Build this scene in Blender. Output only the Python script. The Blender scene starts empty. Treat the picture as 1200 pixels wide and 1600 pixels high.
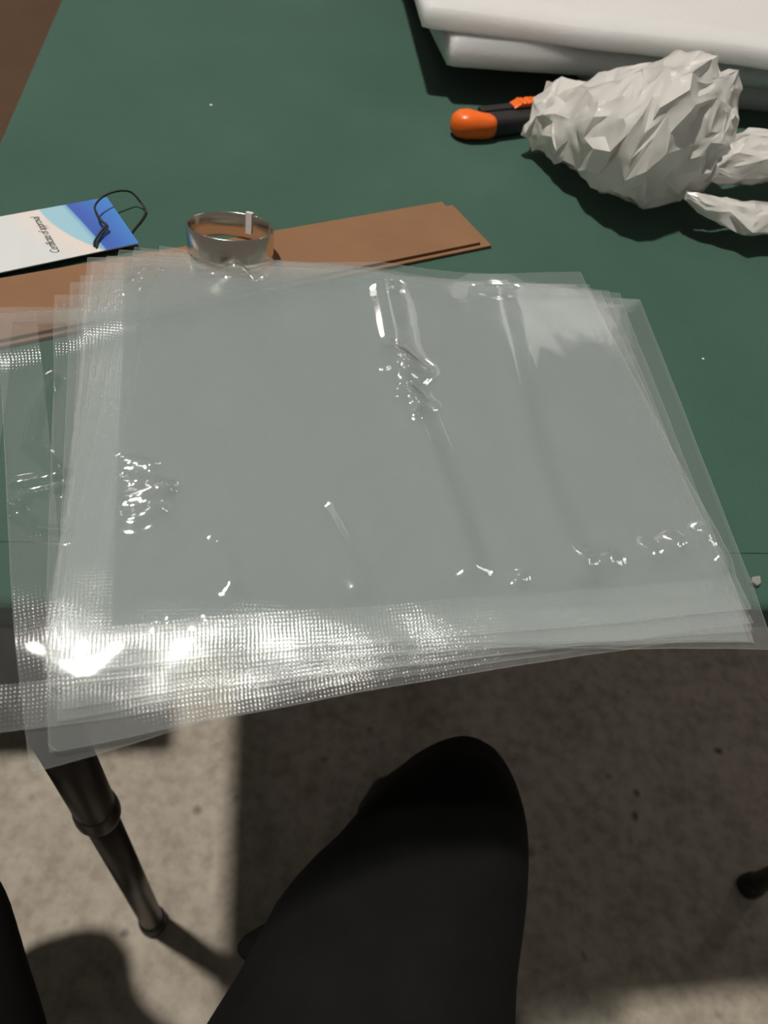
import bpy, bmesh, math, random
import numpy as np
from mathutils import Vector, Matrix

random.seed(5)
scene = bpy.context.scene
col = scene.collection

# ------------------------------------------------------------------ camera
TABLE_Z = 0.73
CAM = np.array([0.0, 0.0, 1.01])
PITCH, ROLL, FPX = math.radians(51.75), math.radians(13.25), 1200.0
Fv = np.array([0, math.cos(PITCH), -math.sin(PITCH)])
_U = np.array([0, math.sin(PITCH), math.cos(PITCH)])
_R = np.array([1.0, 0, 0])
Rv = _R * math.cos(ROLL) + _U * math.sin(ROLL)
Uv = _U * math.cos(ROLL) - _R * math.sin(ROLL)
cam_data = bpy.data.cameras.new('camera')
cam_data.sensor_fit = 'HORIZONTAL'
cam_data.sensor_width = 36.0
cam_data.lens = 36.0
cam_data.clip_start = 0.01
cam_data.dof.use_dof = True
cam_data.dof.focus_distance = 0.40
cam_data.dof.aperture_fstop = 12.0
cam = bpy.data.objects.new('camera', cam_data)
col.objects.link(cam)
M = Matrix((Rv.tolist(), Uv.tolist(), (-Fv).tolist())).transposed().to_4x4()
M.translation = Vector(CAM.tolist())
cam.matrix_world = M
scene.camera = cam

# ------------------------------------------------------------------ light
world = bpy.data.worlds.new('hall_ambient')
scene.world = world
world.use_nodes = True
bg = world.node_tree.nodes['Background']
bg.inputs['Color'].default_value = (1.0, 0.93, 0.84, 1)
bg.inputs['Strength'].default_value = 0.11


def area_lamp(loc, target, size, power, color, long=None):
    l = bpy.data.lights.new('area_lamp', 'AREA')
    l.shape = 'DISK'
    l.size = size
    if long:
        l.shape = 'RECTANGLE'
        l.size_y = long
    l.energy = power
    l.color = color
    o = bpy.data.objects.new('area_lamp', l)
    col.objects.link(o)
    o.location = loc
    o.rotation_euler = (Vector(target) - Vector(loc)).to_track_quat('-Z', 'Y').to_euler()
    return o


area_lamp((-1.25, 0.50, 5.2), (0.0, 0.35, 0.73), 0.20, 182.0, (1.0, 0.94, 0.86))
area_lamp((-3.1, 4.0, 4.4), (0, 0.4, 0.7), 0.5, 9.0, (1.0, 0.88, 0.82))  # added lamp, no known fixture: streaks of light on the folds from the left
area_lamp((3.0, 3.9, 4.4), (0, 0.4, 0.7), 0.5, 11.0, (1.0, 0.90, 0.84))  # second added lamp, off to the right, for glints on the film ridges
area_lamp((0.4, 7.4, 4.5), (0, 0.4, 0.7), 0.7, 16.0, (1.0, 0.90, 0.85))  # invented far lamp so the upper edges of the bags catch highlights
area_lamp((1.0, 6.1, 4.5), (0, 0.4, 0.7), 1.5, 2.2, (1.0, 0.93, 0.86), 0.7)  # made-up panel, placed so its reflection leaves a pale patch on the bags

scene.view_settings.view_transform = 'Standard'
scene.view_settings.look = 'None'
scene.view_settings.exposure = 0.0
scene.view_settings.gamma = 1.0
scene.view_settings.use_curve_mapping = False
scene.cycles.transparent_max_bounces = 32
scene.cycles.max_bounces = 5
scene.cycles.diffuse_bounces = 1
scene.cycles.glossy_bounces = 2
scene.cycles.transmission_bounces = 2
scene.cycles.sample_clamp_indirect = 6.0
scene.cycles.use_adaptive_sampling = True
scene.cycles.adaptive_threshold = 0.06
scene.cycles.adaptive_min_samples = 12


# ------------------------------------------------------------------ helpers
def at(x, y, z=TABLE_Z):
    """world point on the horizontal plane z that the photograph shows at (x, y)"""
    d = Fv + Rv * (x - 600) / FPX + Uv * (800 - y) / FPX
    return CAM + d * ((z - CAM[2]) / d[2])


def depth(p):
    return float((np.asarray(p) - CAM) @ Fv)


def tag(o, label=None, cat=None, group=None, kind=None):
    if label: o['label'] = label
    if cat: o['category'] = cat
    if group: o['group'] = group
    if kind: o['kind'] = kind
    return o


def empty(name, loc=(0, 0, 0), rz=0.0):
    o = bpy.data.objects.new(name, None)
    o.empty_display_size = 0.03
    col.objects.link(o)
    o.location = loc
    o.rotation_euler = (0, 0, rz)
    return o


def link(name, me, mat, parent=None, smooth=True):
    o = bpy.data.objects.new(name, me)
    col.objects.link(o)
    if mat is not None:
        me.materials.clear()
        me.materials.append(mat)
    if smooth:
        me.polygons.foreach_set('use_smooth', [True] * len(me.polygons))
    if parent is not None:
        o.parent = parent
    return o


def mesh(name, verts, faces, mat, parent=None, smooth=True, uv=None, origin=None):
    v = np.asarray(verts, float)
    if origin is not None:
        v = v - np.asarray(origin, float)
    me = bpy.data.meshes.new(name)
    me.from_pydata(v.tolist(), [], [list(map(int, f)) for f in faces])
    if uv is not None:
        lay = me.uv_layers.new(name='UVMap')
        idx = np.empty(len(me.loops), int)
        me.loops.foreach_get('vertex_index', idx)
        lay.data.foreach_set('uv', np.asarray(uv, np.float32)[idx].ravel())
    me.update()
    o = link(name, me, mat, parent, smooth)
    if origin is not None and parent is None:
        o.location = origin
    return o


def bm_obj(name, bm, mat, parent=None, smooth=False):
    me = bpy.data.meshes.new(name)
    bmesh.ops.recalc_face_normals(bm, faces=bm.faces)
    bm.to_mesh(me)
    bm.free()
    return link(name, me, mat, parent, smooth)


def bevel_mod(o, w, seg=3):
    m = o.modifiers.new('bevel', 'BEVEL')
    m.width = w
    m.segments = seg
    m.limit_method = 'ANGLE'
    return o


def prism(name, pts, z0, z1, mat, parent=None, bevel=0.0, smooth=False, origin=(0, 0, 0)):
    """horizontal polygon extruded from z0 to z1"""
    bm = bmesh.new()
    ox, oy, oz = origin
    lo = [bm.verts.new((p[0] - ox, p[1] - oy, z0 - oz)) for p in pts]
    hi = [bm.verts.new((p[0] - ox, p[1] - oy, z1 - oz)) for p in pts]
    n = len(pts)
    bm.faces.new(hi)
    bm.faces.new(lo[::-1])
    for i in range(n):
        bm.faces.new((lo[i], lo[(i + 1) % n], hi[(i + 1) % n], hi[i]))
    o = bm_obj(name, bm, mat, parent, smooth)
    if parent is None:
        o.location = origin
    if bevel:
        bevel_mod(o, bevel)
    return o


def grid_faces(nu, nv, wrap_v=False, base=0):
    f = []
    for i in range(nu - 1):
        for j in range(nv if wrap_v else nv - 1):
            a = base + i * nv + j
            b = base + i * nv + (j + 1) % nv
            f.append((a, b, b + nv, a + nv))
    return f


def loft(name, rings, mat, parent=None, cap0=True, cap1=True, origin=(0, 0, 0), smooth=True):
    """rings: list of (n,3) arrays joined into a tube"""
    n = len(rings[0])
    v = np.concatenate(rings) - np.asarray(origin)
    f = grid_faces(len(rings), n, True)
    if cap0: f.append(tuple(range(n))[::-1])
    if cap1: f.append(tuple(range((len(rings) - 1) * n, len(rings) * n)))
    o = mesh(name, v, f, mat, parent, smooth)
    if parent is None:
        o.location = origin
    return o


def tube(name, pts, rad, mat, parent=None, n=10, origin=(0, 0, 0), sub=6, closed=False):
    """smooth tube through points (Catmull-Rom); rad is a number or one per point"""
    P = [np.asarray(p, float) for p in pts]
    rr = [rad] * len(P) if np.isscalar(rad) else list(rad)
    Q, RR = [], []
    for i in range(len(P) - 1):
        p0, p1, p2, p3 = P[max(i - 1, 0)], P[i], P[i + 1], P[min(i + 2, len(P) - 1)]
        for k in range(sub):
            t = k / sub
            Q.append(0.5 * ((2 * p1) + (p2 - p0) * t + (2 * p0 - 5 * p1 + 4 * p2 - p3) * t * t + (3 * p1 - p0 - 3 * p2 + p3) * t ** 3))
            RR.append(rr[i] * (1 - t) + rr[i + 1] * t)
    Q.append(P[-1]); RR.append(rr[-1])
    rings = []
    up = np.array([0.13, 0.21, 0.97])
    for i, q in enumerate(Q):
        d = Q[min(i + 1, len(Q) - 1)] - Q[max(i - 1, 0)]
        d /= np.linalg.norm(d) + 1e-12
        s = np.cross(d, up)
        if np.linalg.norm(s) < 1e-3: s = np.array([1.0, 0, 0])
        s /= np.linalg.norm(s)
        u = np.cross(s, d)
        a = np.linspace(0, 2 * math.pi, n, endpoint=False)
        rings.append(q + RR[i] * (np.cos(a)[:, None] * s + np.sin(a)[:, None] * u))
    return loft(name, rings, mat, parent, origin=origin)


def revolve(name, prof, mat, parent=None, n=32, loc=(0, 0, 0), smooth=True):
    """profile [(r, z)] turned about z at loc"""
    a = np.linspace(0, 2 * math.pi, n, endpoint=False)
    rings = [np.stack([r * np.cos(a) + loc[0], r * np.sin(a) + loc[1], np.full(n, z + loc[2])], 1) for r, z in prof]
    return loft(name, rings, mat, parent, smooth=smooth)


# ------------------------------------------------------------------ materials
class NT:
    def __init__(self, name):
        self.m = bpy.data.materials.new(name)
        self.m.use_nodes = True
        self.t = self.m.node_tree
        self.t.nodes.clear()
        self.out = self.n('ShaderNodeOutputMaterial')

    def n(self, typ, **kw):
        nd = self.t.nodes.new(typ)
        for k, v in kw.items():
            if k.startswith('_'):
                setattr(nd, k[1:], v)
            else:
                key = int(k[1:]) if k[0] == 'i' and k[1:].isdigit() else k.replace('__', ' ')
                nd.inputs[key].default_value = v
        return nd

    def l(self, a, b):
        self.t.links.new(a, b)

    def coords(self, kind='Object', scale=(1, 1, 1)):
        tc = self.n('ShaderNodeTexCoord')
        mp = self.n('ShaderNodeMapping')
        mp.inputs['Scale'].default_value = scale
        self.l(tc.outputs[kind], mp.inputs['Vector'])
        return mp.outputs[0]

    def noise(self, vec, scale, detail=4, rough=0.55):
        nd = self.n('ShaderNodeTexNoise', Scale=scale, Detail=detail, Roughness=rough)
        self.l(vec, nd.inputs['Vector'])
        return nd.outputs['Fac']

    def ramp(self, fac, stops):
        r = self.n('ShaderNodeValToRGB')
        e = r.color_ramp.elements
        while len(e) < len(stops): e.new(0.5)
        for el, (p, c) in zip(e, stops):
            el.position = p
            el.color = (*c, 1) if len(c) == 3 else c
        self.l(fac, r.inputs[0])
        return r.outputs[0]

    def mixc(self, a, b, fac, blend='MIX'):
        nd = self.n('ShaderNodeMix')
        nd.data_type = 'RGBA'
        nd.blend_type = blend
        for s, v in ((nd.inputs[0], fac), (nd.inputs[6], a), (nd.inputs[7], b)):
            if hasattr(v, 'is_output'): self.l(v, s)
            else: s.default_value = (*v, 1) if isinstance(v, tuple) and len(v) == 3 else v
        return nd.outputs[2]

    def bump(self, h, strength, dist, normal=None):
        b = self.n('ShaderNodeBump', Strength=strength, Distance=dist)
        self.l(h, b.inputs['Height'])
        if normal is not None: self.l(normal, b.inputs['Normal'])
        return b.outputs[0]

    def pbsdf(self, color, rough=0.6, metal=0.0, normal=None, spec=0.5):
        p = self.n('ShaderNodeBsdfPrincipled', Roughness=rough, Metallic=metal)
        p.inputs['Specular IOR Level'].default_value = spec
        if hasattr(color, 'is_output'): self.l(color, p.inputs['Base Color'])
        else: p.inputs['Base Color'].default_value = (*color, 1)
        if normal is not None: self.l(normal, p.inputs['Normal'])
        return p

    def done(self, sh):
        self.l(sh.outputs[0] if hasattr(sh, 'outputs') else sh, self.out.inputs['Surface'])
        return self.m


def simple(name, color, rough=0.6, metal=0.0, spec=0.5, nscale=0, nstr=0.1, ndist=0.001, var=0.0):
    t = NT(name)
    nrm, c = None, color
    if nscale:
        v = t.coords()
        f = t.noise(v, nscale)
        nrm = t.bump(f, nstr, ndist)
        if var:
            c = t.ramp(t.noise(v, nscale * 0.21, 3), [(0.3, tuple(x * (1 - var) for x in color)), (0.7, tuple(x * (1 + var) for x in color))])
    return t.done(t.pbsdf(c, rough, metal, nrm, spec))


def mat_cloth():
    t = NT('green_cloth')
    v = t.coords()
    big = t.noise(v, 7.0, 4)
    fine = t.noise(v, 900.0, 2)
    c = t.ramp(big, [(0.30, (0.044, 0.105, 0.078)), (0.55, (0.051, 0.118, 0.087)), (0.75, (0.061, 0.133, 0.100))])
    c = t.mixc(c, (0.032, 0.075, 0.055), t.ramp(fine, [(0.5, (0, 0, 0)), (0.8, (0.5, 0.5, 0.5))]))
    w = t.n('ShaderNodeTexWave', Scale=420.0, Distortion=2.0, Detail=1.0)
    w.bands_direction = 'Y'
    t.l(v, w.inputs['Vector'])
    nrm = t.bump(fine, 0.35, 0.0006)
    nrm = t.bump(w.outputs['Fac'], 0.12, 0.0004, nrm)
    nrm = t.bump(t.noise(v, 14.0, 3), 0.25, 0.004, nrm)
    p = t.pbsdf(c, 0.9, 0, nrm, 0.2)
    p.inputs['Sheen Weight'].default_value = 0.12
    return t.done(p)


def mat_floor():
    t = NT('concrete_floor')
    v = t.coords()
    n1 = t.noise(v, 13.0, 8, 0.7)
    n2 = t.noise(v, 55.0, 5, 0.6)
    c = t.ramp(n1, [(0.32, (0.27, 0.23, 0.175)), (0.5, (0.41, 0.36, 0.285)), (0.68, (0.52, 0.465, 0.38))])
    c = t.mixc(c, t.ramp(n2, [(0.34, (0.20, 0.17, 0.14)), (0.55, (0.44, 0.395, 0.325)), (0.72, (0.56, 0.51, 0.43))]), 0.4)
    vo = t.n('ShaderNodeTexVoronoi', Scale=26.0, Randomness=1.0)
    t.l(t.mixc(v, t.n('ShaderNodeTexNoise', Scale=60.0).outputs['Color'], 0.05), vo.inputs['Vector'])
    speck = t.ramp(vo.outputs['Distance'], [(0.05, (1, 1, 1)), (0.20, (0, 0, 0))])
    gate = t.ramp(t.noise(v, 13.0, 2), [(0.52, (0, 0, 0)), (0.64, (1, 1, 1))])
    f = t.mixc(speck, gate, 1.0, 'MULTIPLY')
    c = t.mixc(c, (0.07, 0.06, 0.05), f)
    nrm = t.bump(n2, 0.15, 0.003)
    return t.done(t.pbsdf(c, 0.62, 0, nrm, 0.35))


def fresnel(t, ior):
    """air-to-film Fresnel on either side of a thin sheet"""
    g = t.n('ShaderNodeNewGeometry')
    mr = t.n('ShaderNodeMapRange')
    mr.inputs['To Min'].default_value = ior
    mr.inputs['To Max'].default_value = 1 / ior
    t.l(g.outputs['Backfacing'], mr.inputs['Value'])
    fr = t.n('ShaderNodeFresnel')
    t.l(mr.outputs[0], fr.inputs['IOR'])
    return fr


def mat_film(name, haze, rough, emboss=0.0, gain=1.0, tint=(0.97, 0.985, 0.985)):
    """clear polymer film: transparent, mirror-like by Fresnel, a little milky"""
    t = NT(name)
    uv = t.coords('UV')
    nrm = None
    if emboss:
        w1 = t.n('ShaderNodeTexWave', Scale=200.0, Distortion=2.6, Detail=2.0)
        w1.bands_direction = 'X'
        t.l(uv, w1.inputs['Vector'])
        w2 = t.n('ShaderNodeTexWave', Scale=200.0, Distortion=2.6, Detail=2.0)
        w2.bands_direction = 'Y'
        t.l(uv, w2.inputs['Vector'])
        m = t.mixc(w1.outputs['Color'], w2.outputs['Color'], 0.5, 'MULTIPLY')
        nrm = t.bump(m, 1.0, emboss * 0.0002, nrm)
    tr = t.n('ShaderNodeBsdfTransparent', Color=(*tint, 1))
    df = t.n('ShaderNodeBsdfDiffuse', Color=(0.82, 0.865, 0.86, 1))
    tl = t.n('ShaderNodeBsdfTranslucent', Color=(0.82, 0.865, 0.86, 1))
    dm = t.n('ShaderNodeMixShader', Fac=0.15)
    t.l(df.outputs[0], dm.inputs[1]); t.l(tl.outputs[0], dm.inputs[2])
    hz = t.n('ShaderNodeMixShader', Fac=haze)
    t.l(tr.outputs[0], hz.inputs[1]); t.l(dm.outputs[0], hz.inputs[2])
    gl = t.n('ShaderNodeBsdfGlossy', Color=(1, 1, 1, 1), Roughness=rough)
    if nrm is not None: t.l(nrm, gl.inputs['Normal'])
    fr = fresnel(t, 1.5)
    ml = t.n('ShaderNodeMath', i1=gain)
    ml.operation = 'MULTIPLY'
    ml.use_clamp = True
    t.l(fr.outputs[0], ml.inputs[0])
    mx = t.n('ShaderNodeMixShader')
    t.l(ml.outputs[0], mx.inputs[0]); t.l(hz.outputs[0], mx.inputs[1]); t.l(gl.outputs[0], mx.inputs[2])
    return t.done(mx)


def mat_poly(name, color, transl, clear, rough, gl=0.12, nscale=0, nstr=0.0, ndist=0.001):
    """thin white plastic: diffuse + translucent, slight see-through and sheen"""
    t = NT(name)
    nrm = None
    if nscale:
        nrm = t.bump(t.noise(t.coords(), nscale, 4), nstr, ndist)
    df = t.n('ShaderNodeBsdfDiffuse', Color=(*color, 1))
    tl = t.n('ShaderNodeBsdfTranslucent', Color=(*color, 1))
    a = t.n('ShaderNodeMixShader', Fac=transl)
    t.l(df.outputs[0], a.inputs[1]); t.l(tl.outputs[0], a.inputs[2])
    tr = t.n('ShaderNodeBsdfTransparent')
    b = t.n('ShaderNodeMixShader', Fac=clear)
    t.l(a.outputs[0], b.inputs[1]); t.l(tr.outputs[0], b.inputs[2])
    g = t.n('ShaderNodeBsdfGlossy', Roughness=rough)
    fr = fresnel(t, 1.45)
    mx = t.n('ShaderNodeMixShader')
    t.l(fr.outputs[0], mx.inputs[0]); t.l(b.outputs[0], mx.inputs[1]); t.l(g.outputs[0], mx.inputs[2])
    if nrm is not None:
        for s in (df, tl, g): t.l(nrm, s.inputs['Normal'])
    return t.done(mx)


def mat_foam():
    t = NT('white_foam')
    v = t.coords()
    nrm = t.bump(t.noise(v, 420.0, 4), 0.4, 0.0012)
    p = t.pbsdf((0.90, 0.86, 0.84), 0.45, 0, nrm, 0.4)
    p.inputs['Subsurface Weight'].default_value = 1.0
    p.inputs['Subsurface Radius'].default_value = (1.0, 0.95, 0.9)
    p.inputs['Subsurface Scale'].default_value = 0.05
    return t.done(p)


def mat_tag_front():
    t = NT('tag_print')
    uv = t.coords('UV')                     # u from hole end (0) along the tag, v across, metres
    sp = t.n('ShaderNodeSeparateXYZ')
    t.l(uv, sp.inputs[0])
    # two curved print borders across the width: blue to pale blue, pale blue to white
    def poly(c2, c1, c0):
        a = t.n('ShaderNodeMath', i1=c2, i2=c1); a.operation = 'MULTIPLY_ADD'; t.l(sp.outputs['Y'], a.inputs[0])
        b = t.n('ShaderNodeMath', i2=c0); b.operation = 'MULTIPLY_ADD'; t.l(a.outputs[0], b.inputs[0]); t.l(sp.outputs['Y'], b.inputs[1])
        d = t.n('ShaderNodeMath'); d.operation = 'SUBTRACT'; t.l(sp.outputs['X'], d.inputs[0]); t.l(b.outputs[0], d.inputs[1])
        return d.outputs[0]

    def step(val, lo, hi):
        r = t.n('ShaderNodeMapRange')
        r.inputs['From Min'].default_value = lo
        r.inputs['From Max'].default_value = hi
        t.l(val, r.inputs['Value'])
        return r.outputs[0]
    d1 = poly(0.62, -0.149, 0.0248)
    d2 = poly(-7.29, -0.034, 0.0404)
    blue = t.mixc((0.075, 0.27, 0.70), (0.06, 0.13, 0.52), step(d1, -0.024, -0.003))
    pale = t.mixc((0.17, 0.42, 0.68), (0.36, 0.62, 0.74), step(d1, 0.0, 0.0032))
    white = t.mixc((0.80, 0.73, 0.69), (0.70, 0.73, 0.74), step(d2, 0.004, 0.022))
    c = t.mixc(blue, pale, step(d1, -0.0003, 0.0003))
    c = t.mixc(c, white, step(d2, -0.0008, 0.0008))
    return t.done(t.pbsdf(c, 0.35, 0, None, 0.5))


def mat_cardboard(name, c0, c1):
    t = NT(name)
    v = t.coords('Object', (1, 1, 1))
    n1 = t.noise(v, 18.0, 5)
    st = t.n('ShaderNodeMapping')
    st.inputs['Scale'].default_value = (30, 900, 200)
    t.l(v, st.inputs['Vector'])
    n2 = t.noise(st.outputs[0], 1.0, 3)
    c = t.mixc(t.ramp(n1, [(0.3, c0), (0.7, c1)]), c1, t.ramp(n2, [(0.45, (0, 0, 0)), (0.7, (0.4, 0.4, 0.4))]))
    return t.done(t.pbsdf(c, 0.75, 0, t.bump(n2, 0.12, 0.0005), 0.3))


def mat_trousers():
    t = NT('black_trouser_cloth')
    v = t.coords()
    f = t.noise(v, 1400.0, 2)
    c = t.ramp(t.noise(v, 30.0, 4), [(0.3, (0.0080, 0.0080, 0.0080)), (0.7, (0.0115, 0.0112, 0.0108))])
    nrm = t.bump(f, 0.4, 0.0005)
    p = t.pbsdf(c, 0.9, 0, nrm, 0.12)
    p.inputs['Sheen Weight'].default_value = 0.0
    return t.done(p)


def mat_steel():
    t = NT('polished_steel_band')
    v = t.coords('Object', (1, 1, 1))
    return t.done(t.pbsdf((0.78, 0.72, 0.63), 0.22, 1.0, t.bump(t.noise(v, 300.0, 2), 0.03, 0.001)))


MAT = dict(
    cloth=mat_cloth(), floor=mat_floor(),
    film=mat_film('clear_bag_film', 0.112, 0.05, 0, 1.4),
    film_clear=mat_film('clearer_bag_film', 0.035, 0.06, 0, 1.3),
    film_back=mat_film('clear_bag_back_film', 0.012, 0.05, 0, 1.0),
    seal=mat_film('embossed_seal_film', 0.115, 0.17, 0.55, 0.5),
    rim=mat_poly('cut_film_edge', (0.85, 0.86, 0.84), 0.3, 0.45, 0.2),
    poly=mat_poly('white_carrier_bag_plastic', (0.93, 0.91, 0.87), 0.30, 0.04, 0.28, nscale=90.0, nstr=0.12, ndist=0.003),
    foam=mat_foam(),
    card=mat_cardboard('brown_cardboard', (0.245, 0.125, 0.062), (0.285, 0.150, 0.078)),
    box=mat_cardboard('dim_lit_brown_cardboard', (0.080, 0.043, 0.022), (0.098, 0.054, 0.028)),  # weaker light on the box is put into this darker brown
    tag=mat_tag_front(), paper=simple('white_card', (0.75, 0.74, 0.68), 0.6),
    ink=simple('black_ink', (0.03, 0.03, 0.035), 0.6),
    cord=simple('black_elastic_cord', (0.012, 0.012, 0.013), 0.55, nscale=2500.0, nstr=0.4, ndist=0.0004),
    orange=simple('orange_plastic', (1.0, 0.165, 0.016), 0.32, nscale=400.0, nstr=0.05),
    black=simple('black_plastic', (0.018, 0.017, 0.018), 0.5, nscale=900.0, nstr=0.25, ndist=0.0005),
    blade=simple('blade_steel', (0.5, 0.5, 0.5), 0.3, 1.0),
    steel=mat_steel(), white=simple('white_tape', (0.85, 0.85, 0.84), 0.4),
    legm=simple('dark_powder_coated_steel', (0.045, 0.038, 0.034), 0.42, 0.3, nscale=500.0, nstr=0.1, ndist=0.0005),
    rubber=simple('black_rubber', (0.012, 0.012, 0.012), 0.6),
    board=simple('dark_board', (0.04, 0.035, 0.03), 0.7, nscale=60.0),
    trouser=mat_trousers(), shoe=simple('black_shoe', (0.015, 0.015, 0.016), 0.45, nscale=120.0, nstr=0.2),
    crumb=simple('white_crumb', (0.75, 0.76, 0.74), 0.5, nscale=800.0),
    scrap=mat_poly('grey_plastic_scrap', (0.40, 0.40, 0.37), 0.3, 0.2, 0.2),
)

# ------------------------------------------------------------------ table frame of reference
EDGE_DIR = math.radians(15.0)
EX = np.array([math.cos(EDGE_DIR), math.sin(EDGE_DIR)])      # along the front edge, to the right
EN = np.array([math.sin(EDGE_DIR), -math.cos(EDGE_DIR)])     # out over the front edge, towards the sitter
P0 = at(1195, 948)[:2]                                        # a point on the front edge
_l = 0.5 * (at(100, 0)[:2] + at(0, 190)[:2])
LEFT_A = float((_l - P0) @ EX)                                # left end of the table along EX
RIGHT_A = 0.62
BACK = 1.15


def tab(a, b):
    """table coordinates: a along the front edge from P0, b back from the edge"""
    return P0 + EX * a - EN * b


# ------------------------------------------------------------------ setting
def build_floor():
    n = 2
    v = [(-4, -3, 0), (5, -3, 0), (5, 7, 0), (-4, 7, 0), (-4, -3, -0.05), (5, -3, -0.05), (5, 7, -0.05), (-4, 7, -0.05)]
    f = [(0, 1, 2, 3), (7, 6, 5, 4), (0, 4, 5, 1), (1, 5, 6, 2), (2, 6, 7, 3), (3, 7, 4, 0)]
    tag(mesh('floor', v, f, MAT['floor'], smooth=False), 'bare speckled concrete floor under and around the table', None, kind='structure')


build_floor()


def build_table():
    c = tab(LEFT_A, 0)
    root = empty('folding_table', (c[0], c[1], 0))
    o = np.array([c[0], c[1], 0])
    tag(root, 'folding table with dark tubular steel legs under the green cloth', 'table')
    pts = [tab(LEFT_A + .002, .002), tab(RIGHT_A - .002, .002), tab(RIGHT_A - .002, BACK - .002), tab(LEFT_A + .002, BACK - .002)]
    b = prism('tabletop', pts, TABLE_Z - 0.017, TABLE_Z - 0.0012, MAT['board'], None, origin=tuple(o))
    b.location = (0, 0, 0); b.parent = root
    f1, f2 = at(240, 1441, 0)[:2], at(1168, 1386, 0)[:2]
    back = -EN * (BACK - 0.10)
    for p in (f1, f2, f1 + back, f2 + back):
        lp = np.array([p[0], p[1], 0]) - o
        top = TABLE_Z - 0.017
        leg = revolve('leg', [(0.0138, 0.44), (0.0142, 0.442), (0.0142, top)], MAT['legm'], root, 28, tuple(lp))
        revolve('lower_tube', [(0.0122, 0.012), (0.0122, 0.43)], MAT['legm'], leg, 28, tuple(lp))
        revolve('collar', [(0.0126, 0.414), (0.0148, 0.417), (0.0158, 0.422), (0.0160, 0.428), (0.0156, 0.436), (0.0150, 0.441), (0.0140, 0.445)], MAT['legm'], leg, 28, tuple(lp))
        revolve('rubber_foot', [(0.0148, 0.0), (0.0155, 0.003), (0.0152, 0.018), (0.0135, 0.026), (0.0123, 0.028)], MAT['rubber'], leg, 28, tuple(lp))
    # cross bars that join the legs of one end
    for p in (f1, f2):
        a = np.array([p[0], p[1], 0.60]) - o
        q = a + np.array([back[0], back[1], 0])
        tube('crossbar', [a, (a + q) / 2, q], 0.010, MAT['legm'], root, 12)
    a = np.array([*f1, TABLE_Z - .03]) - o
    q = np.array([*f2, TABLE_Z - .03]) - o
    off = np.array([-EN[0], -EN[1], 0]) * 0.04
    tube('side_rail', [a + off, (a + q) / 2 + off, q + off], 0.011, MAT['legm'], root, 12)


build_table()


def build_cloth():
    """green cloth: flat on top, rounded over the edges, short drop"""
    na, nb = 150, 120
    A = np.linspace(LEFT_A, RIGHT_A, na)
    B = np.linspace(0, BACK, nb)
    rng = np.random.default_rng(3)
    verts, idx = [], {}
    R = 0.005
    drop = 0.019
    # cross profile parameter: extend the parameter rectangle with the drop on all four sides
    prof = [(-0.0 - 0.0, drop)] + [(0, drop * .5)] + [(R * (1 - math.cos(t)), R * (1 - math.sin(t))) for t in np.linspace(0, math.pi / 2, 6)]
    av = [(LEFT_A + p[0], p[1]) for p in prof] + [(a, 0) for a in A[2:-2]] + [(RIGHT_A - p[0], p[1]) for p in prof[::-1]]
    bv = [(p[0], p[1]) for p in prof] + [(b, 0) for b in B[2:-2]] + [(BACK - p[0], p[1]) for p in prof[::-1]]
    V = []
    for a, da in av:
        for b, db in bv:
            p = tab(a, b)
            z = TABLE_Z - max(da, db)
            if da == 0 and db == 0:
                # sewn seam along the front, 2.7 cm in from the edge
                z += 0.0
            V.append((p[0], p[1], z))
    nb2 = len(bv)
    f = [(i * nb2 + j, (i + 1) * nb2 + j, (i + 1) * nb2 + j + 1, i * nb2 + j + 1) for i in range(len(av) - 1) for j in range(nb2 - 1)]
    c = tab(LEFT_A, 0)
    o = mesh('tablecloth', V, f, MAT['cloth'], None, True, origin=(c[0], c[1], TABLE_Z - drop))
    tag(o, 'plain dark green cloth stretched over the table top', 'tablecloth')
    # the stitched line
    L = [np.array([*tab(a, 0.0300 + 0.0004 * math.sin(a * 40)), TABLE_Z + 0.0001]) - np.array(o.location) for a in np.linspace(LEFT_A + .01, RIGHT_A - .01, 40)]
    tube('seam', L, 0.00045, MAT['cloth'], o, 6, sub=2)


build_cloth()


def build_box():
    e1 = np.array([*EX, 0]); e2 = np.array([*(-EN), 0])
    c = np.array([*tab(LEFT_A - 0.03, 0.25), 0])
    L, W, H = 0.95, 1.5, 0.52
    root = empty('cardboard_box', tuple(c), EDGE_DIR)
    tag(root, 'large cardboard box, its brown darkened to imitate dim light, on the floor beyond the table end', 'box')

    def bx(name, x0, x1, y0, y1, z0, z1, bev=0.003):
        o = prism(name, [(x0, y0), (x1, y0), (x1, y1), (x0, y1)], z0, z1, MAT['box'], root, bev)
        return o
    t = 0.005
    bx('side_panel', -t, 0, 0, W, 0, H)
    bx('side_panel', -L, -L + t, 0, W, 0, H)
    bx('end_panel', -L + t, -t, 0, t, 0, H)
    bx('end_panel', -L + t, -t, W - t, W, 0, H)
    bx('bottom_panel', -L + t, -t, t, W - t, 0, t)
    bx('flap', -L, -L / 2 - .001, 0, W, H, H + t)
    bx('flap', -L / 2 + .001, 0, 0, W, H, H + t)


build_box()

# ------------------------------------------------------------------ cardboard strips
S_A, S_B = at(0, 437, TABLE_Z + .003)[:2], at(690, 317, TABLE_Z + .003)[:2]
S_U = (S_B - S_A) / np.linalg.norm(S_B - S_A)
S_V = np.array([S_U[1], -S_U[0]])


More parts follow.
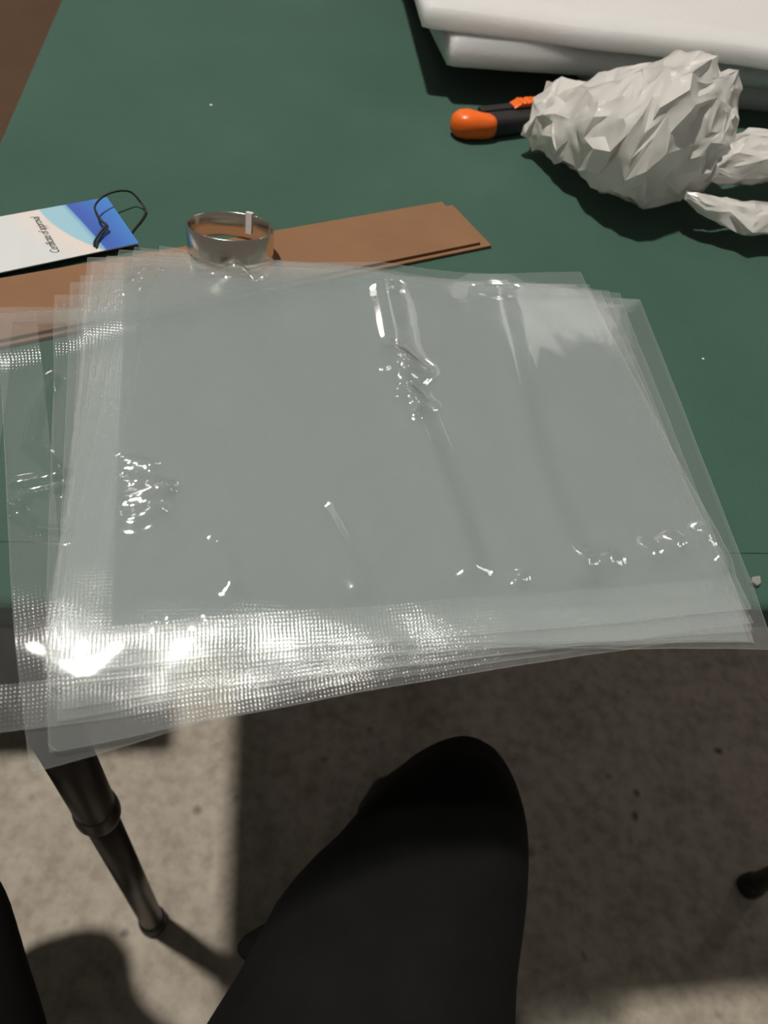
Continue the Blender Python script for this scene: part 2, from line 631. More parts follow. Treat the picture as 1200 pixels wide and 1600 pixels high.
def build_strips():
    for k, (z0, z1, shift, dv, lab) in enumerate((
            (TABLE_Z + .0003, TABLE_Z + .0021, 0.0075, 0.0028, 'long brown cardboard strip lying on the green cloth, under another strip'),
            (TABLE_Z + .0023, TABLE_Z + .0041, 0.0, 0.0, 'long brown cardboard strip topmost of two, below the steel ring'))):
        w = 0.0485
        end = S_B + S_U * shift + S_V * dv
        st = S_A - S_U * 0.03 + S_V * dv
        pts = [st, end, end + S_V * w + S_U * (0.0005), st + S_V * w]
        o = prism('cardboard_strip', pts[::-1], z0, z1, MAT['card'], None, 0.0003, origin=(st[0], st[1], z0))
        o.rotation_euler = (0, 0, 0)
        tag(o, lab, 'cardboard', 'brown cardboard strips')


build_strips()

# ------------------------------------------------------------------ the stack of clear bags
BAG_W, BAG_H = 0.291, 0.241
_rng = np.random.default_rng(11)


def wob(x, y, seed, wl, n=6):
    r = np.random.default_rng(seed)
    out = 0
    for _ in range(n):
        a = r.uniform(0, 2 * math.pi)
        k = 2 * math.pi / (wl * r.uniform(.7, 1.5))
        out = out + np.sin(k * (x * math.cos(a) + y * math.sin(a)) + r.uniform(0, 6.28))
    return out / n


def poly_dist(x, y, pts):
    best = np.full(x.shape, 1e9)
    for a, b in zip(pts[:-1], pts[1:]):
        d = b - a
        t = np.clip(((x - a[0]) * d[0] + (y - a[1]) * d[1]) / (d @ d + 1e-12), 0, 1)
        best = np.minimum(best, np.hypot(x - a[0] - t * d[0], y - a[1] - t * d[1]))
    return best


def W2(pts):
    return [at(*p)[:2] for p in pts]


# folds of the upper bags: (line on the stack, height, half width)
FOLDS = [
    (W2([(588, 440), (600, 500), (612, 560), (632, 640), (675, 760), (726, 905)]), 0.0040, 0.0085),
    (W2([(770, 470), (785, 560), (825, 740), (895, 925)]), 0.0024, 0.0090),
    (W2([(352, 470), (360, 560), (398, 612), (480, 636), (590, 610)]), 0.0026, 0.0160),
    (W2([(955, 470), (1015, 630), (1080, 770), (1115, 920)]), 0.0022, 0.0080),
    (W2([(500, 820), (560, 930)]), 0.0018, 0.0060),
    (W2([(345, 870), (362, 930)]), 0.0018, 0.0050),
    (W2([(176, 748), (205, 742), (240, 750)]), 0.0024, 0.0036),
    (W2([(176, 776), (220, 774), (262, 782)]), 0.0028, 0.0038),
    (W2([(176, 803), (225, 797), (260, 790)]), 0.0028, 0.0038),
    (W2([(180, 828), (212, 833), (250, 818)]), 0.0026, 0.0042),
    (W2([(606, 582), (628, 592), (652, 604)]), 0.0030, 0.0062),
    (W2([(626, 646), (648, 656)]), 0.0024, 0.0050),
    (W2([(358, 462), (384, 466)]), 0.0028, 0.0060),
    (W2([(210, 455), (246, 458)]), 0.0026, 0.0050),
    (W2([(230, 800), (260, 850), (250, 900)]), 0.0010, 0.0063),
]
BUMPS = [((622, 605), .0044, .0080), ((634, 645), .0026, .0045), ((641, 672), .0034, .0030), ((672, 655), .0018, .0020), ((370, 462), .0036, .0055),
         ((428, 438), .0032, .0050), ((229, 452), .0036, .0060), ((215, 478), .0028, .0070), ((590, 448), .0030, .0040), ((612, 442), .0026, .0030),
         ((905, 900), .0030, .0070), ((940, 890), .0026, .0060), ((1000, 885), .0030, .0080), ((1040, 870), .0026, .0060), ((1080, 860), .0030, .0070), ((1110, 890), .0026, .0050),
         ((800, 925), .0022, .0040), ((265, 990), .0024, .0035), ((325, 985), .0016, .003), ((305, 1045), .0022, .0040), ((210, 1070), .0020, .0040), ((615, 1020), .0016, .004)]
# folds of the lowest bag that shows at the far left
FOLDS_LOW = [
    (W2([(88, 600), (60, 650), (50, 700), (90, 738)]), 0.0040, 0.0034),
    (W2([(28, 762), (60, 757), (110, 748)]), 0.0036, 0.0026),
    (W2([(20, 802), (50, 782), (100, 770)]), 0.0036, 0.0026),
    (W2([(25, 806), (60, 832), (110, 838)]), 0.0036, 0.0034),
]


def surf(x, y, k, droop=2.2):
    """height of bag layer k (0 lowest) above the table plane"""
    x = np.asarray(x, float); y = np.asarray(y, float)
    s = (x - P0[0]) * EN[0] + (y - P0[1]) * EN[1]
    s2 = np.maximum(0, s + 0.014)
    al = (x - P0[0]) * EX[0] + (y - P0[1]) * EX[1]
    z = -droop * (0.40 + 2.3 * np.clip(-al, 0, .45)) * s2 ** 2
    z = z + 0.0008 * np.clip((s + 0.05) / 0.04, 0, 1) * (wob(x, y, 61, 0.045) + 0.4 * wob(x, y, 62, 0.022))
    # climbs over the cardboard strips and the ground they leave
    sv = (x - S_A[0]) * S_V[0] + (y - S_A[1]) * S_V[1]
    su = (x - S_A[0]) * S_U[0] + (y - S_A[1]) * S_U[1]
    L = np.linalg.norm(S_B - S_A) + .008
    on = 1 / (1 + np.exp(-(0.066 - sv) / 0.0035)) * 1 / (1 + np.exp(-(L + .012 - su) / 0.004))
    z = z + 0.0047 * on
    z = z + 0.0012 + 0.0007 * k
    z = z + 0.0011 * (wob(x, y, 21, 0.11) + 0.9) * (0.4 + 0.06 * k)
    return z


def crumple(x, y, k):
    z = 0
    if k >= 2:
        f = 0.06 + 0.94 * max(0, (k - 6) / 4.0)
        for pts, a, w in FOLDS:
            d = poly_dist(x, y, pts)
            z = z + f * a * np.exp(-(d / w) ** 2)
        for p, a, w in BUMPS:
            c = at(*p)[:2]
            z = z + f * a * np.exp(-(np.hypot(x - c[0], y - c[1]) / w) ** 2)
    else:
        for pts, a, w in FOLDS_LOW:
            z = z + a * np.exp(-(poly_dist(x, y, pts) / w) ** 2)
    return z


def solve(px_, k, droop):
    z = TABLE_Z
    for _ in range(40):
        p = at(px_[0], px_[1], z)
        z = 0.5 * z + 0.5 * (TABLE_Z + float(surf(p[0], p[1], k, droop)))
    return p[:2]


def axis_pts(n, a, total, b):
    """n-ish samples of 0..total that hit the seam positions a and total-b"""
    cuts = [0.0] + ([a] if a else []) + ([total - b] if b else []) + [total]
    out = []
    for c0, c1 in zip(cuts[:-1], cuts[1:]):
        m = max(2, int(round(n * (c1 - c0) / total)))
        out += list(np.linspace(c0, c1, m, endpoint=False))
    return np.array(out + [total])


def build_bag(k, corner, which, ang, label, res, droop=3.4, seals=(0.0190, 0.0105, 0.0165), own=0.00035, back=False, hgt=None):
    """one three-side-sealed pouch: left, top and bottom seams, open on the right"""
    a = math.radians(ang)
    BAG_H = hgt or 0.241
    e1 = np.array([math.cos(a), math.sin(a)]); e2 = np.array([math.sin(a), -math.cos(a)])
    c = solve(corner, k, droop)
    TL = c.copy()
    if which[1] == 'R': TL = TL - e1 * BAG_W
    if which[0] == 'B': TL = TL - e2 * BAG_H
    sl, st, sb = seals
    U = axis_pts(res, sl, BAG_W, 0)
    Vv = axis_pts(int(res * .83), st, BAG_H, sb)
    gu, gv = np.meshgrid(U, Vv, indexing='ij')
    bow = 0.0010 * np.sin(gu * 18 + k)
    x = TL[0] + gu * e1[0] + (gv + bow) * e2[0]
    y = TL[1] + gu * e1[1] + (gv + bow) * e2[1]
    inner = np.clip((gu - sl) / .015, 0, 1) * np.clip((gv - st) / .015, 0, 1) * np.clip((BAG_H - sb - gv) / .015, 0, 1)
    z = TABLE_Z + surf(x, y, k, droop) + crumple(x, y, k) * (0.15 + 0.85 * np.clip(inner * 4, 0, 1))
    z = z + own * wob(x, y, 100 + k, 0.045) * (0.35 + 0.65 * inner) + own * 0.12 * (wob(x, y, 200 + k, 0.020)) * inner
    # wavy top lip
    lip = np.exp(-gv / 0.012)
    z = z + lip * 0.0006 * (1 + np.sin(gu * 55 + k * 1.7))
    base = np.array([TL[0], TL[1], TABLE_Z])
    root = empty('vacuum_bag', tuple(base))
    tag(root, label, 'plastic bag', 'clear vacuum bags in the fanned stack')
    P = np.stack([x, y, z], -1) - base
    UVs = np.stack([gu, gv], -1)

    def region(name, u0, u1, v0, v1, mat, dz=None, step=1):
        iu = np.where((U >= u0 - 1e-7) & (U <= u1 + 1e-7))[0]
        iv = np.where((Vv >= v0 - 1e-7) & (Vv <= v1 + 1e-7))[0]
        if step > 1:
            iu = np.unique(np.append(iu[::step], iu[-1])); iv = np.unique(np.append(iv[::step], iv[-1]))
        sub = P[np.ix_(iu, iv)].copy()
        if dz is not None:
            sub[..., 2] -= dz[np.ix_(iu, iv)]
        return mesh(name, sub.reshape(-1, 3), [f[::-1] for f in grid_faces(len(iu), len(iv))], mat, root, True, UVs[np.ix_(iu, iv)].reshape(-1, 2))

    region('front_film', sl, BAG_W, st, BAG_H - sb, MAT['film_clear' if k < 2 else 'film'])
    if back: region('back_film', sl, BAG_W, st, BAG_H - sb, MAT['film_back'], 0.0001 + 0.0005 * inner + 0.0004 * np.clip((gu - .27) / .03, 0, 1), 2)
    region('seal_strip', 0, sl, 0, BAG_H, MAT['seal'])
    region('seal_strip', sl, BAG_W, 0, st, MAT['film'])
    region('seal_strip', sl, BAG_W, BAG_H - sb, BAG_H, MAT['seal'])
    # the cut rim of the film, a hair-thin bead round the outline
    n0, n1 = len(U), len(Vv)
    ring = [P[i, 0] for i in range(n0)] + [P[-1, j] for j in range(1, n1)] + [P[i, -1] for i in range(n0 - 2, -1, -1)] + [P[0, j] for j in range(n1 - 2, 0, -1)]
    ring = np.array(ring[::2])
    n = len(ring)
    h = 0.00016
    cen = ring.mean(0)
    out = ring - cen
    out[:, 2] = 0
    out /= np.linalg.norm(out, axis=1)[:, None]
    vs = np.concatenate([ring + [0, 0, h], ring + out * h, ring - [0, 0, h]])
    fs = []
    for i in range(n):
        j = (i + 1) % n
        fs += [(i, j, n + j, n + i), (n + i, n + j, 2 * n + j, 2 * n + i), (2 * n + i, 2 * n + j, j, i)]
    mesh('cut_edge', vs, fs, MAT['rim'], root, False)
    return root


BAGS = [
    # layer, corner in the photograph, which corner, angle, droop, resolution, label
    (0, (-40, 482), 'TL', 21.5, 2.0, 200, 'clear bag lowest in the stack, poking out furthest left past the frame'),
    (1, (48, 1203), 'BL', 28.5, 2.6, 230, 'clear bag whose lower left corner hangs lowest in front of the table leg'),
    (2, (86, 460), 'TL', 23.4, 2.1, 110, 'clear bag with the lowest upper left corner over the cardboard, above the hanging bag'),
    (3, (110, 441), 'TL', 22.4, 2.1, 100, 'clear bag with second lowest upper left corner, fourth from the bottom of the stack'),
    (4, (126, 434), 'TL', 21.6, 2.1, 100, 'clear bag with third lowest upper left corner, fifth from the bottom of the stack'),
    (5, (1000, 470), 'TR', 13.2, 2.4, 130, 'clear bag reaching furthest right over the green cloth and past the table edge'),
    (6, (968, 462), 'TR', 14.1, 2.4, 100, 'clear bag just short of the bag that reaches furthest right, fifth from top'),
    (7, (950, 457), 'TR', 15.1, 2.4, 100, 'clear bag fourth from the top of the fanned stack'),
    (8, (938, 454), 'TR', 16.8, 2.4, 100, 'clear bag third from the top of the fanned stack'),
    (9, (918, 444), 'TR', 19.0, 2.4, 130, 'clear bag directly beneath the topmost one in the fanned stack'),
    (10, (906, 427), 'TR', 20.4, 2.5, 300, 'clear vacuum bag topmost of the fanned stack, creased and shiny'),
]
for k, c, w, a, dr, res, lab in BAGS:
    build_bag(k, c, w, a, lab, res, dr, back=k == 10, hgt={0: 0.222, 1: 0.232}.get(k))


# ------------------------------------------------------------------ foam sheets
def foam(name, left, right, zb, zt, deep, label, seed, sag=0.0, bulge=0.003):
    """thick soft slab: front bottom edge from left to right at height zb"""
    L0, L1 = np.asarray(left), np.asarray(right)
    d = (L1 - L0); d /= np.linalg.norm(d)
    back = np.array([-d[1], d[0]])
    ln = 0.62
    nu, m = 90, 36
    rings = []
    for i in range(nu):
        u = ln * i / (nu - 1)
        c = L0 + d * u
        ring = []
        # rounded rectangle in (depth, z)
        for j in range(m):
            t = j / m * 4
            sgn = int(t); fr = t - sgn
            r = 0.006
            q = [(fr * deep, 0), (deep, fr * (zt - zb)), (deep * (1 - fr), zt - zb), (0, (zt - zb) * (1 - fr))][sgn]
            ring.append(q)
        ring = np.array(ring)
        hh = zt - zb
        # bulged front
        f = np.clip(1 - ring[:, 0] / 0.012, 0, 1)
        prof = np.sin(np.clip(ring[:, 1] / hh, 0, 1) * math.pi)
        dep = ring[:, 0] - f * (bulge * prof) + f * 0.0015 * wob(np.full(m, u), ring[:, 1] * 1.0, seed, 0.08)
        endr = min(1, u / 0.006)
        zz = ring[:, 1] + 0.0012 * wob(np.full(m, u), ring[:, 0], seed + 1, 0.12) - sag * (1 - min(1, u / 0.2)) ** 2
        zz = hh / 2 + (zz - hh / 2) * (0.90 + 0.10 * math.sqrt(endr))
        p2 = c[None, :] + back[None, :] * dep[:, None]
        rings.append(np.stack([p2[:, 0], p2[:, 1], zb + zz], 1))
    o = loft(name, rings, MAT['foam'], None, origin=(L0[0], L0[1], zb))
    tag(o, label, 'foam', 'white packing foam sheets')
    return o


_fa, _fb, _fc = TABLE_Z + .0462, TABLE_Z + .0245, TABLE_Z + 0.0005
foam('foam_sheet', at(659, 44, _fa)[:2], at(1200, 110, _fa)[:2], _fa, _fa + 0.0158, 0.30, 'thick white foam sheet topmost of the pile, top surface in view', 31)
foam('foam_sheet', at(698, 104, _fb)[:2], at(1200, 140, _fb)[:2], _fb, _fa - 0.0008, 0.30, 'thick white foam sheet in the middle of the pile, its left end overhanging', 41, bulge=0.006)
foam('foam_sheet', at(915, 148, _fc)[:2], at(1200, 176, _fc)[:2], _fc, _fb - 0.0012, 0.28, 'white foam sheet lowest of the pile, behind the crumpled carrier bag', 51)


# ------------------------------------------------------------------ utility knife
def build_knife():
    A = at(733, 199, TABLE_Z + .008); B = at(855, 184, TABLE_Z + .008)
    d = (B - A)[:2]; d /= np.linalg.norm(d)
    rz = math.atan2(d[1], d[0])
    root = empty('utility_knife', (A[0], A[1], TABLE_Z), rz)
    tag(root, 'black and orange snap-off utility knife sticking out of the white carrier bag', 'knife')
    n = 28
    th = np.linspace(0, 2 * math.pi, n, endpoint=False)

    def sq(cx, cy, cz, ry, rz_, p=3.0):
        c, s = np.cos(th), np.sin(th)
        yy = np.sign(c) * np.abs(c) ** (2 / p) * ry
        zz = np.sign(s) * np.abs(s) ** (2 / p) * rz_
        return np.stack([np.full(n, cx), cy + yy, cz + zz], 1)
    # black handle
    hs = [(0.012, 0.0, 0.0085, 0.0092, 0.0080), (0.020, 0.0005, 0.0085, 0.0100, 0.0082), (0.05, 0.0005, 0.0082, 0.0100, 0.0080), (0.10, 0.0, 0.0080, 0.0098, 0.0078), (0.135, 0, 0.0075, 0.009, 0.0070), (0.145, 0, 0.007, 0.006, 0.005)]
    body = loft('handle', [sq(*h) for h in hs], MAT['black'], root)
    # orange end cap, swept up at the back
    cs = [(-0.0135, 0.0030, 0.0095, 0.0015, 0.0020), (-0.0125, 0.0030, 0.0095, 0.0050, 0.0055), (-0.0100, 0.0028, 0.0096, 0.0085, 0.0080), (-0.005, 0.0022, 0.0098, 0.0112, 0.0096),
          (0.001, 0.0012, 0.0098, 0.0114, 0.0098), (0.006, -0.0006, 0.0094, 0.0104, 0.0094), (0.011, -0.0022, 0.0090, 0.0090, 0.0090), (0.016, -0.0032, 0.0088, 0.0078, 0.0087), (0.0185, -0.0034, 0.0086, 0.0066, 0.0078), (0.0195, -0.0034, 0.0084, 0.004, 0.005)]
    loft('end_cap', [sq(c[0], c[1], c[2], c[3], c[4], 2.4) for c in cs], MAT['orange'], root)
    # groove rail along the top at the back
    prism('blade_channel', [(0.012, 0.0030), (0.125, 0.0030), (0.125, 0.0105), (0.012, 0.0105)], 0.010, 0.0178, MAT['black'], root, 0.0008)
    # ridged slider
    prof = [(0.0405, 0.0170), (0.0430, 0.0186), (0.0465, 0.0202), (0.0480, 0.0218), (0.0492, 0.0200), (0.0510, 0.0212), (0.0530, 0.0200), (0.0560, 0.0210), (0.0600, 0.0206), (0.0640, 0.0204), (0.0680, 0.0190), (0.0690, 0.0170)]
    bm = bmesh.new()
    f = [bm.verts.new((x, 0.0018, z)) for x, z in prof]
    g = [bm.verts.new((x, 0.0112, z)) for x, z in prof]
    m = len(prof)
    bm.faces.new(f); bm.faces.new(g[::-1])
    for i in range(m):
        bm.faces.new((f[i], g[i], g[(i + 1) % m], f[(i + 1) % m]))
    bevel_mod(bm_obj('slider', bm, MAT['orange'], root), 0.0010)
    prism('blade', [(0.140, -0.004), (0.158, -0.004), (0.165, 0.0045), (0.140, 0.0045)], 0.0066, 0.0072, MAT['blade'], root)


build_knife()


# ------------------------------------------------------------------ crumpled white carrier bag
def crumple_loft(name, specs, parent, origin, seed, m=22, sub=2, amp=0.006, levels=2, cap0=False, cap1=True):
    """faceted, creased skin. specs: rows of (x px, y px, half height px, z centre or None, width factor, height factor)"""
    C, W, V = [], [], []
    for (x, y, he, zc, wf, vf) in specs:
        p = at(x, y, TABLE_Z + (.03 if zc is None else zc))
        if zc is None:
            for _ in range(6):
                p = at(x, y, TABLE_Z + he * depth(p) / FPX * vf + 0.002)
        hm = he * depth(p) / FPX
        C.append(p); W.append(hm * wf); V.append(hm * vf)
    C, W, V = np.array(C), np.array(W), np.array(V)
    tt = np.linspace(0, len(C) - 1, (len(C) - 1) * sub + 1)

    def cr(a):
        i = np.clip(np.floor(tt).astype(int), 0, len(C) - 2); f = (tt - i)
        a0, a1, a2, a3 = a[np.maximum(i - 1, 0)], a[i], a[i + 1], a[np.minimum(i + 2, len(C) - 1)]
        if a.ndim > 1: f = f[:, None]
        return .5 * (2 * a1 + (a2 - a0) * f + (2 * a0 - 5 * a1 + 4 * a2 - a3) * f * f + (3 * a1 - a0 - 3 * a2 + a3) * f ** 3)
    CC, WW, VV = cr(C), np.maximum(cr(W), .001), np.maximum(cr(V), .0008)
    ax = CC[-1] - CC[0]; ax[2] = 0; ax /= np.linalg.norm(ax)
    side = np.array([-ax[1], ax[0], 0]); up = np.array([0, 0, 1.0])
    rng = np.random.default_rng(seed)
    bm = bmesh.new()
    rows = []
    for i in range(len(CC)):
        k = min(1.0, WW[i] / 0.03)
        row = []
        for j in range(m):
            t = 2 * math.pi * (j + 0.5 * (i % 2) + rng.uniform(-.28, .28)) / m
            rr = 1 + rng.normal() * 0.02
            n_ = math.cos(t) * side + math.sin(t) * up
            p = CC[i] + rr * (math.cos(t) * side * WW[i] + math.sin(t) * up * VV[i]) + n_ * rng.uniform(-1, 1) * amp * k + ax * rng.uniform(-1, 1) * amp * .7 * k
            row.append(bm.verts.new((p - np.asarray(origin)).tolist()))
        rows.append(row)
    for i in range(len(rows) - 1):
        for j in range(m):
            a, b, c, d = rows[i][j], rows[i][(j + 1) % m], rows[i + 1][(j + 1) % m], rows[i + 1][j]
            if rng.random() < .5:
                bm.faces.new((a, b, c)); bm.faces.new((a, c, d))
            else:
                bm.faces.new((a, b, d)); bm.faces.new((b, c, d))
    if cap0: bm.faces.new(rows[0][::-1])
    if cap1: bm.faces.new(rows[-1])
    bmesh.ops.recalc_face_normals(bm, faces=bm.faces)
    for lv in range(levels):
        old = set(bm.verts)
        bmesh.ops.subdivide_edges(bm, edges=bm.edges[:], cuts=1, use_grid_fill=True)
        bm.normal_update()
        for v in bm.verts:
            if v not in old:
                ln = np.mean([e.calc_length() for e in v.link_edges])
                v.co += v.normal * float(rng.normal() * (0.085, 0.05)[lv] * ln)
    for v in bm.verts:
        v.co.z = max(v.co.z, 0.0006)
    me = bpy.data.meshes.new(name)
    bm.to_mesh(me)
    bm.free()
    # soft between small facets, sharp on the creases
    o = link(name, me, MAT['poly'], parent, True)
    me.set_sharp_from_angle(angle=math.radians(28))
    return o


def build_carrier():
    o = at(1000, 300)
    o[2] = TABLE_Z
    root = empty('carrier_bag', tuple(o))
    tag(root, 'crumpled white plastic carrier bag lying on the cloth in front of the foam', 'carrier bag')
    crumple_loft('bag_body', [
        (846, 178, 58, None, 1.05, 0.72), (862, 180, 62, None, 1.05, 0.72), (890, 186, 74, None, 1.05, 0.74), (930, 190, 92, None, 1.08, .78), (975, 196, 110, None, 1.10, .80),
        (1015, 204, 124, None, 1.10, .82), (1055, 212, 130, None, 1.08, .82), (1090, 222, 114, 0.044, 1.05, .80), (1112, 238, 84, 0.042, .95, .80), (1124, 252, 48, 0.040, .9, .8), (1130, 262, 16, .038, .9, .8)],
        root, tuple(o), 5, 20, 2, 0.0042, 2)
    # the two carrying handles
    crumple_loft('handle_loop', [(1105, 262, 26, .040, .9, .8), (1130, 252, 44, .038, .9, .7), (1160, 248, 54, .036, .9, .6), (1200, 246, 58, .034, .9, .6), (1250, 248, 58, .03, .9, .55), (1300, 256, 40, .022, .9, .5), (1320, 262, 10, .018, .9, .5)],
                 root, tuple(o), 17, 10, 1, 0.0050, 2, cap0=True)
    crumple_loft('handle_loop', [(1072, 306, 8, .026, 1, .8), (1098, 318, 17, .024, 1, .75), (1130, 331, 24, .021, 1, .7), (1165, 338, 33, .020, 1.05, .6), (1200, 340, 34, .019, 1.05, .6), (1250, 345, 34, .017, 1.05, .5), (1290, 350, 10, .014, 1, .5)],
                 root, tuple(o), 27, 9, 1, 0.0036, 2, cap0=True)


build_carrier()


# ------------------------------------------------------------------ steel ring
def build_ring():
    # its near side is propped on the bags, its far side on the cardboard
    near = at(356, 415, TABLE_Z + 0.0170)
    yaw = math.radians(14.0)
    a = b = 0.0245
    h, t = 0.0140, 0.0011
    tilt = math.radians(-14.5)
    root = empty('steel_band_ring')
    root.rotation_euler = (tilt, 0, yaw)
    Rm = np.array(root.rotation_euler.to_matrix())
    c = near - Rm @ np.array([0, -b, 0])
    root.location = tuple(c)
    tag(root, 'narrow ring of polished steel band propped between the bags and the cardboard strip', 'ring')
    n = 96
    th = np.linspace(0, 2 * math.pi, n, endpoint=False)
    prof = [(0, 0), (0, .0004), (0, h - .0004), (-.0003, h), (-t + .0003, h), (-t, h - .0004), (-t, .0004), (-t + .0003, 0)]
    rings = [np.stack([(a + d) * np.cos(th), (b + d) * np.sin(th), np.full(n, z)], 1) for d, z in prof]
    v = np.concatenate(rings)
    f = grid_faces(len(prof), n, True)
    f += [((len(prof) - 1) * n + j, (len(prof) - 1) * n + (j + 1) % n, (j + 1) % n, j) for j in range(n)]
    mesh('band', v, f, MAT['steel'], root)
    # white tape folded over the rim at the back
    an = math.radians(66)
    k = np.linspace(an - .085, an + .085, 7)
    prof = [(-t - .0003, .003), (-t - .0003, h + .0004), (.0003, h + .0006), (.0004, h - .004), (.0009, h - .004), (.0010, h + .0012), (-t - .0008, h + .0012), (-t - .0008, .003)]
    rings = [np.stack([[(a + d) * math.cos(q), (b + d) * math.sin(q), z] for d, z in prof]) for q in k]
    loft('tape_tab', rings, MAT['white'], root, smooth=False)


build_ring()


# ------------------------------------------------------------------ hang tag
def build_tag():
    zt = TABLE_Z + 0.0042
    TRp, BRp = at(167, 308, zt), at(217, 380, zt)
    v = (BRp - TRp)[:2]; wid = np.linalg.norm(v); v /= wid
    u = np.array([v[1], -v[0]])           # along the tag, away from the hole end
    if u[0] > 0: u = -u
    L = 0.092
    o = np.array([TRp[0], TRp[1], TABLE_Z])
    root = empty('hang_tag', tuple(o))
    tag(root, 'white and blue paper hang tag with a black cord loop on the green cloth', 'tag')
    th = 0.0006

    def P(a, b, z):
        q = TRp[:2] + u * a + v * b
        return (q[0] - o[0], q[1] - o[1], z - TABLE_Z)
    # card body (white) and printed face on top
    z1 = zt
    vs = [P(0, 0, z1 - th), P(L, 0, z1 - th), P(L, wid, z1 - th), P(0, wid, z1 - th), P(0, 0, z1), P(L, 0, z1), P(L, wid, z1), P(0, wid, z1)]
    mesh('card', vs, [(0, 1, 2, 3), (4, 7, 6, 5), (0, 4, 5, 1), (1, 5, 6, 2), (2, 6, 7, 3), (3, 7, 4, 0)], MAT['paper'], root, False)
    nn = 2
    fv = [P(0, 0, z1 + .00006), P(L, 0, z1 + .00006), P(L, wid, z1 + .00006), P(0, wid, z1 + .00006)]
    mesh('printed_face', fv, [(0, 1, 2, 3)] if False else [(3, 2, 1, 0)], MAT['tag'], root, False, uv=[(0, 0), (L, 0), (L, wid), (0, wid)])
    # lettering, reading across the tag
    cu = bpy.data.curves.new('lettering', 'FONT')
    cu.body = 'Certificate of approval'
    cu.size = 0.0061
    cu.shear = 0.35
    cu.space_character = 0.86
    cu.align_x = 'LEFT'
    to = bpy.data.objects.new('lettering_src', cu)
    col.objects.link(to)
    bpy.context.view_layer.update()
    me = bpy.data.meshes.new_from_object(to.evaluated_get(bpy.context.evaluated_depsgraph_get()))
    bpy.data.objects.remove(to)
    co = np.empty(len(me.vertices) * 3)
    me.vertices.foreach_get('co', co)
    co = co.reshape(-1, 3)
    x0, x1 = co[:, 0].min(), co[:, 0].max()
    sc = 0.0375 / (x1 - x0)
    out = np.empty_like(co)
    A0 = 0.0428                          # baseline distance from the hole end
    for i, (x, y, z) in enumerate(co):
        out[i] = P(A0 + y * sc * 1.35, wid - 0.0070 - (x - x0) * sc, z1 + .00014)
    me.vertices.foreach_set('co', out.ravel())
    me.update()
    link('lettering', me, MAT['ink'], root, False)
    # cord
    def C(x, y, dz):
        q = at(x, y, zt + dz)
        return q - o
    r = 0.00062
    cord = tube('cord', [C(147.5, 385, .0006), C(147.5, 378, .0012), C(152, 370, .0018), C(159, 360, .0026), C(165, 354, .0034)], r, MAT['cord'], root, 8)
    tube('cord', [C(151.5, 392, -.0016), C(151, 386, .0006), C(153, 377, .0012), C(158, 368, .0018), C(164, 360, .0026), C(168.5, 354.5, .0034)], r, MAT['cord'], root, 8)
    tube('cord', [C(168.5, 354.5, .0034), C(166, 350, .0040), C(160, 346, .0044), C(154, 339, .0050), C(149.5, 330, .0060), C(148, 324, .0066), C(151, 317, .0074), C(158, 309.5, .0080), C(168, 303.5, .0082),
                  C(180, 299.5, .0080), C(192, 298, .0070), C(204, 300, .0050), C(212, 306.5, .0030), C(219, 315, .0004), C(226, 325, -.0016), C(227.5, 331, -.0028), C(225, 338, -.0032), C(219, 347, -.0034), C(211, 357, -.0036), C(204, 366, -.0036)], r, MAT['cord'], root, 8, sub=5)
    tube('cord', [C(165, 354, .0034), C(163, 349.5, .0042), C(158, 345.5, .0046), C(153, 339, .0052), C(148.8, 330, .0062)], r, MAT['cord'], root, 8)
    # knot under the rim of the card
    kp = C(172, 386, -.0018)
    rings = []
    for ph in np.linspace(-1.45, 1.45, 9):
        a = np.linspace(0, 2 * math.pi, 14, endpoint=False)
        rr = 0.0019 * math.cos(ph) * (1 + .12 * np.sin(3 * a + 4 * ph))
        rings.append(kp + np.stack([rr * np.cos(a), rr * np.sin(a), np.full(14, 0.0017 * math.sin(ph))], 1))
    loft('knot', rings, MAT['cord'], root)
    tube('cord', [kp, C(176, 391, -.0026), C(178, 395, -.0034)], r, MAT['cord'], root, 8)
    # crimp bead that keeps the card off the cloth
    revolve('bead', [(0.0004, 0.0003), (0.0030, 0.0003), (0.0034, 0.0018), (0.0030, 0.0035), (0.0004, 0.0035)], MAT['cord'], root, 18, P(0.03, wid * .5, TABLE_Z))


build_tag()


# ------------------------------------------------------------------ lint and scrap
def crumb(px_, s, label, cat, mat, seed, flat=0.5):
    c = at(*px_)
    r = np.random.default_rng(seed)
    bm = bmesh.new()
    bmesh.ops.create_icosphere(bm, subdivisions=2, radius=s)
    for v in bm.verts:
        v.co *= 1 + r.uniform(-.35, .35)
        v.co.z = max(v.co.z * flat, -s * flat * .6)
    for v in bm.verts: v.co.z += s * flat * .6
    o = bm_obj('plastic_crumb', bm, mat, None, False)
    o.location = (c[0], c[1], TABLE_Z)
    tag(o, label, cat)


crumb((330, 165), 0.0011, 'tiny white crumb alone on the empty green cloth near the hang tag', 'crumb', MAT['crumb'], 1)
crumb((1098, 561), 0.0008, 'tiny pale crumb on the cloth right of the clear bags', 'crumb', MAT['crumb'], 2)
crumb((304, 338), 0.0006, 'tiny pale crumb on the cloth just behind the steel ring', 'crumb', MAT['crumb'], 3)


def build_scrap():
    pts = [at(*p)[:2] for p in ((1171, 905), (1184, 903), (1186, 914), (1181, 919), (1170, 913))]
    o = prism('plastic_scrap', pts[::-1], TABLE_Z + .0002, TABLE_Z + .0024, MAT['scrap'], None, 0.0004, origin=(pts[0][0], pts[0][1], TABLE_Z))
    tag(o, 'small grey plastic scrap on the cloth at the right table edge', 'scrap')


build_scrap()


